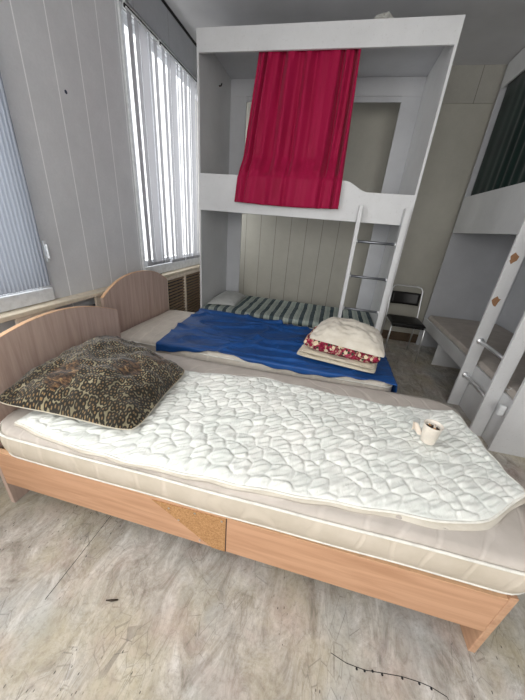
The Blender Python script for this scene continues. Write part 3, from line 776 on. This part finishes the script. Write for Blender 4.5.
def gfn(u, v):
    y = RY0+.05+(RY1-RY0-.10)*u; z = 2.90-v*1.27
    return (RX+.045+.006*math.sin(u*2*PI*13+2*math.sin(u*9))+.004*math.sin(u*80+v), y, z)
m = MB(); m.grid(260, 8, gfn); o = obj('curtain_cloth', m, M['green'], gc, smooth=True, fix=False); solid(o, .0015)
obj('curtain_rod', MB().tube([(RX+.045, RY0+.021, 2.90), (RX+.045, RY1-.021, 2.90)], .006, 8), M['steel'], gc, smooth=True)
obj('loose_wire', MB().tube([(RX-.03, 2.02, .50), (RX-.025, 2.05, .47), (RX-.012, 2.07, .47), (RX-.02, 2.09, .455), (RX-.004, 2.10, .462)], .002, 6), M['pvc'], smooth=True,
    label='thin white wire dangling between the right bunk end panel and ladder post', cat='wire')

# ------------------------------------------------------------ chair
cx0, cx1, cy0, cy1 = .845, 1.225, 3.44, 3.83
ch = thing('chair', ((cx0+cx1)/2, (cy0+cy1)/2, 0), 'black padded chair with a chromed tube frame between the two bunks', 'chair')
m, _ = pillow_mb((cx0, cy0, .445), (cx1, cy0, .445), (cx1, cy1, .445), (cx0, cy1, .445), .045, .35, 8, .5, .0, 26, 0)
o = obj('seat', m, M['black'], ch); weld(o)
bm_ = MB(); bm_.grid(12, 6, lambda u, v: (cx0+.02+(cx1-cx0-.04)*u, 3.90+.02*math.sin(u*PI)+.02*v, .595+.155*v))
o = obj('backrest', bm_, M['black'], ch, smooth=True, fix=False); solid(o, .025, 0)
r = .0095
obj('back_frame', MB().tube([(cx0, 3.86, .0), (cx0, 3.84, .43), (cx0+.003, 3.89, .62), (cx0+.006, 3.93, .78), (cx0+.03, 3.94, .815), (cx0+.07, 3.945, .825), (cx1-.07, 3.945, .825), (cx1-.03, 3.94, .815), (cx1-.006, 3.93, .78), (cx1-.003, 3.89, .62), (cx1, 3.84, .43), (cx1, 3.86, .0)], r, 10), M['chrome'], ch, smooth=True)
for x, s_ in ((cx0+.005, -1), (cx1-.005, 1)):
    obj('leg', MB().tube([(x, cy1-.02, .425), (x, cy0+.03, .425), (x, cy0+.012, .41), (x+s_*.01, cy0-.0, 0.0)], r, 10), M['chrome'], ch, smooth=True)
obj('seat_frame', MB().box(cx0+.01, cx1-.01, cy0+.02, cy1-.01, .412, .430), M['black'], ch)
obj('stretcher', MB().tube([(cx0, cy0+.03, .415), (cx1, cy0+.03, .415)], .008, 8), M['chrome'], ch, smooth=True)

# ------------------------------------------------------------ floor details
cr = MB().tube([(.24, .540, .0), (.2934, .5273, .0003), (.3571, .5264, .0003), (.4173, .5348, .0003), (.4854, .5439, .0003), (.5414, .5456, .0003), (.5794, .5437, .0003), (.6263, .533, .0003), (.64, .50, 0)], .0011, 6)
for (x, y) in ((.3571, .5244), (.385, .531), (.4173, .5308), (.4854, .5399), (.5414, .5416), (.5794, .5397), (.33, .522)):
    cr.lathe([(0, 0), (.0042, 0), (.003, .0008), (0, .001)], (x, y, 0), 9)
obj('floor_crack', cr, M['dark'], kind='structure')
struct('floor_seam', MB().box(-.862, -.860, .40, 1.9, 0, .0008), M['dark'])
obj('dark_splinter', MB().tube([(-.635, .4585, .004), (-.613, .4637, .005), (-.592, .472, .004)], [.002, .004, .0025], 6), M['twig'], smooth=True,
    label='small dark splinter lying on the floor in front of the bed', cat='splinter')

# ------------------------------------------------------------ light and camera
wd = bpy.data.worlds.new('overcast'); S.world = wd; wd.use_nodes = True
wd.node_tree.nodes['Background'].inputs[0].default_value = (.97, .985, 1, 1); wd.node_tree.nodes['Background'].inputs[1].default_value = 1.6
def area(name, loc, rot, sx, sy, e, col):
    l = bpy.data.lights.new(name, 'AREA'); l.shape = 'RECTANGLE'; l.size = sx; l.size_y = sy; l.energy = e; l.color = col
    o = bpy.data.objects.new(name, l); COL.objects.link(o); o.location = loc; o.rotation_euler = rot; return o
area('daylight_near_window', (XL-.35, .0, 1.95), (0, -PI/2, 0), 1.9, 2.9, 94, (1, .995, .975))
area('daylight_far_window', (XL-.35, 3.25, 1.9), (0, -PI/2, 0), 1.8, 1.7, 36, (1, .995, .98))
area('added_front_fill', (.2, YF-.35, 1.8), (PI/2, 0, 0), 2.6, 1.7, 68, (1, .96, .90))  # added fill from behind the viewer, through the made-up front window
cam = bpy.data.cameras.new('camera'); co = bpy.data.objects.new('camera', cam); COL.objects.link(co); S.camera = co
R = Matrix(((0.9696503913406009, 0.231864417695811, 0.07756939073888325), (-0.16449497691933443, 0.3839500731789718, 0.908583371999603), (0.18088538122614212, -0.8937679973642176, 0.41043787075053006)))
co.matrix_world = Matrix.Translation((0, 0, CAMH)) @ R.transposed().to_4x4()
cam.sensor_fit = 'VERTICAL'; cam.sensor_height = 36; cam.lens = 278/700*36; cam.clip_start = .02
S.view_settings.view_transform = 'Standard'; S.view_settings.look = 'None'; S.view_settings.exposure = .28; S.view_settings.gamma = 1
S.view_settings.use_curve_mapping = False
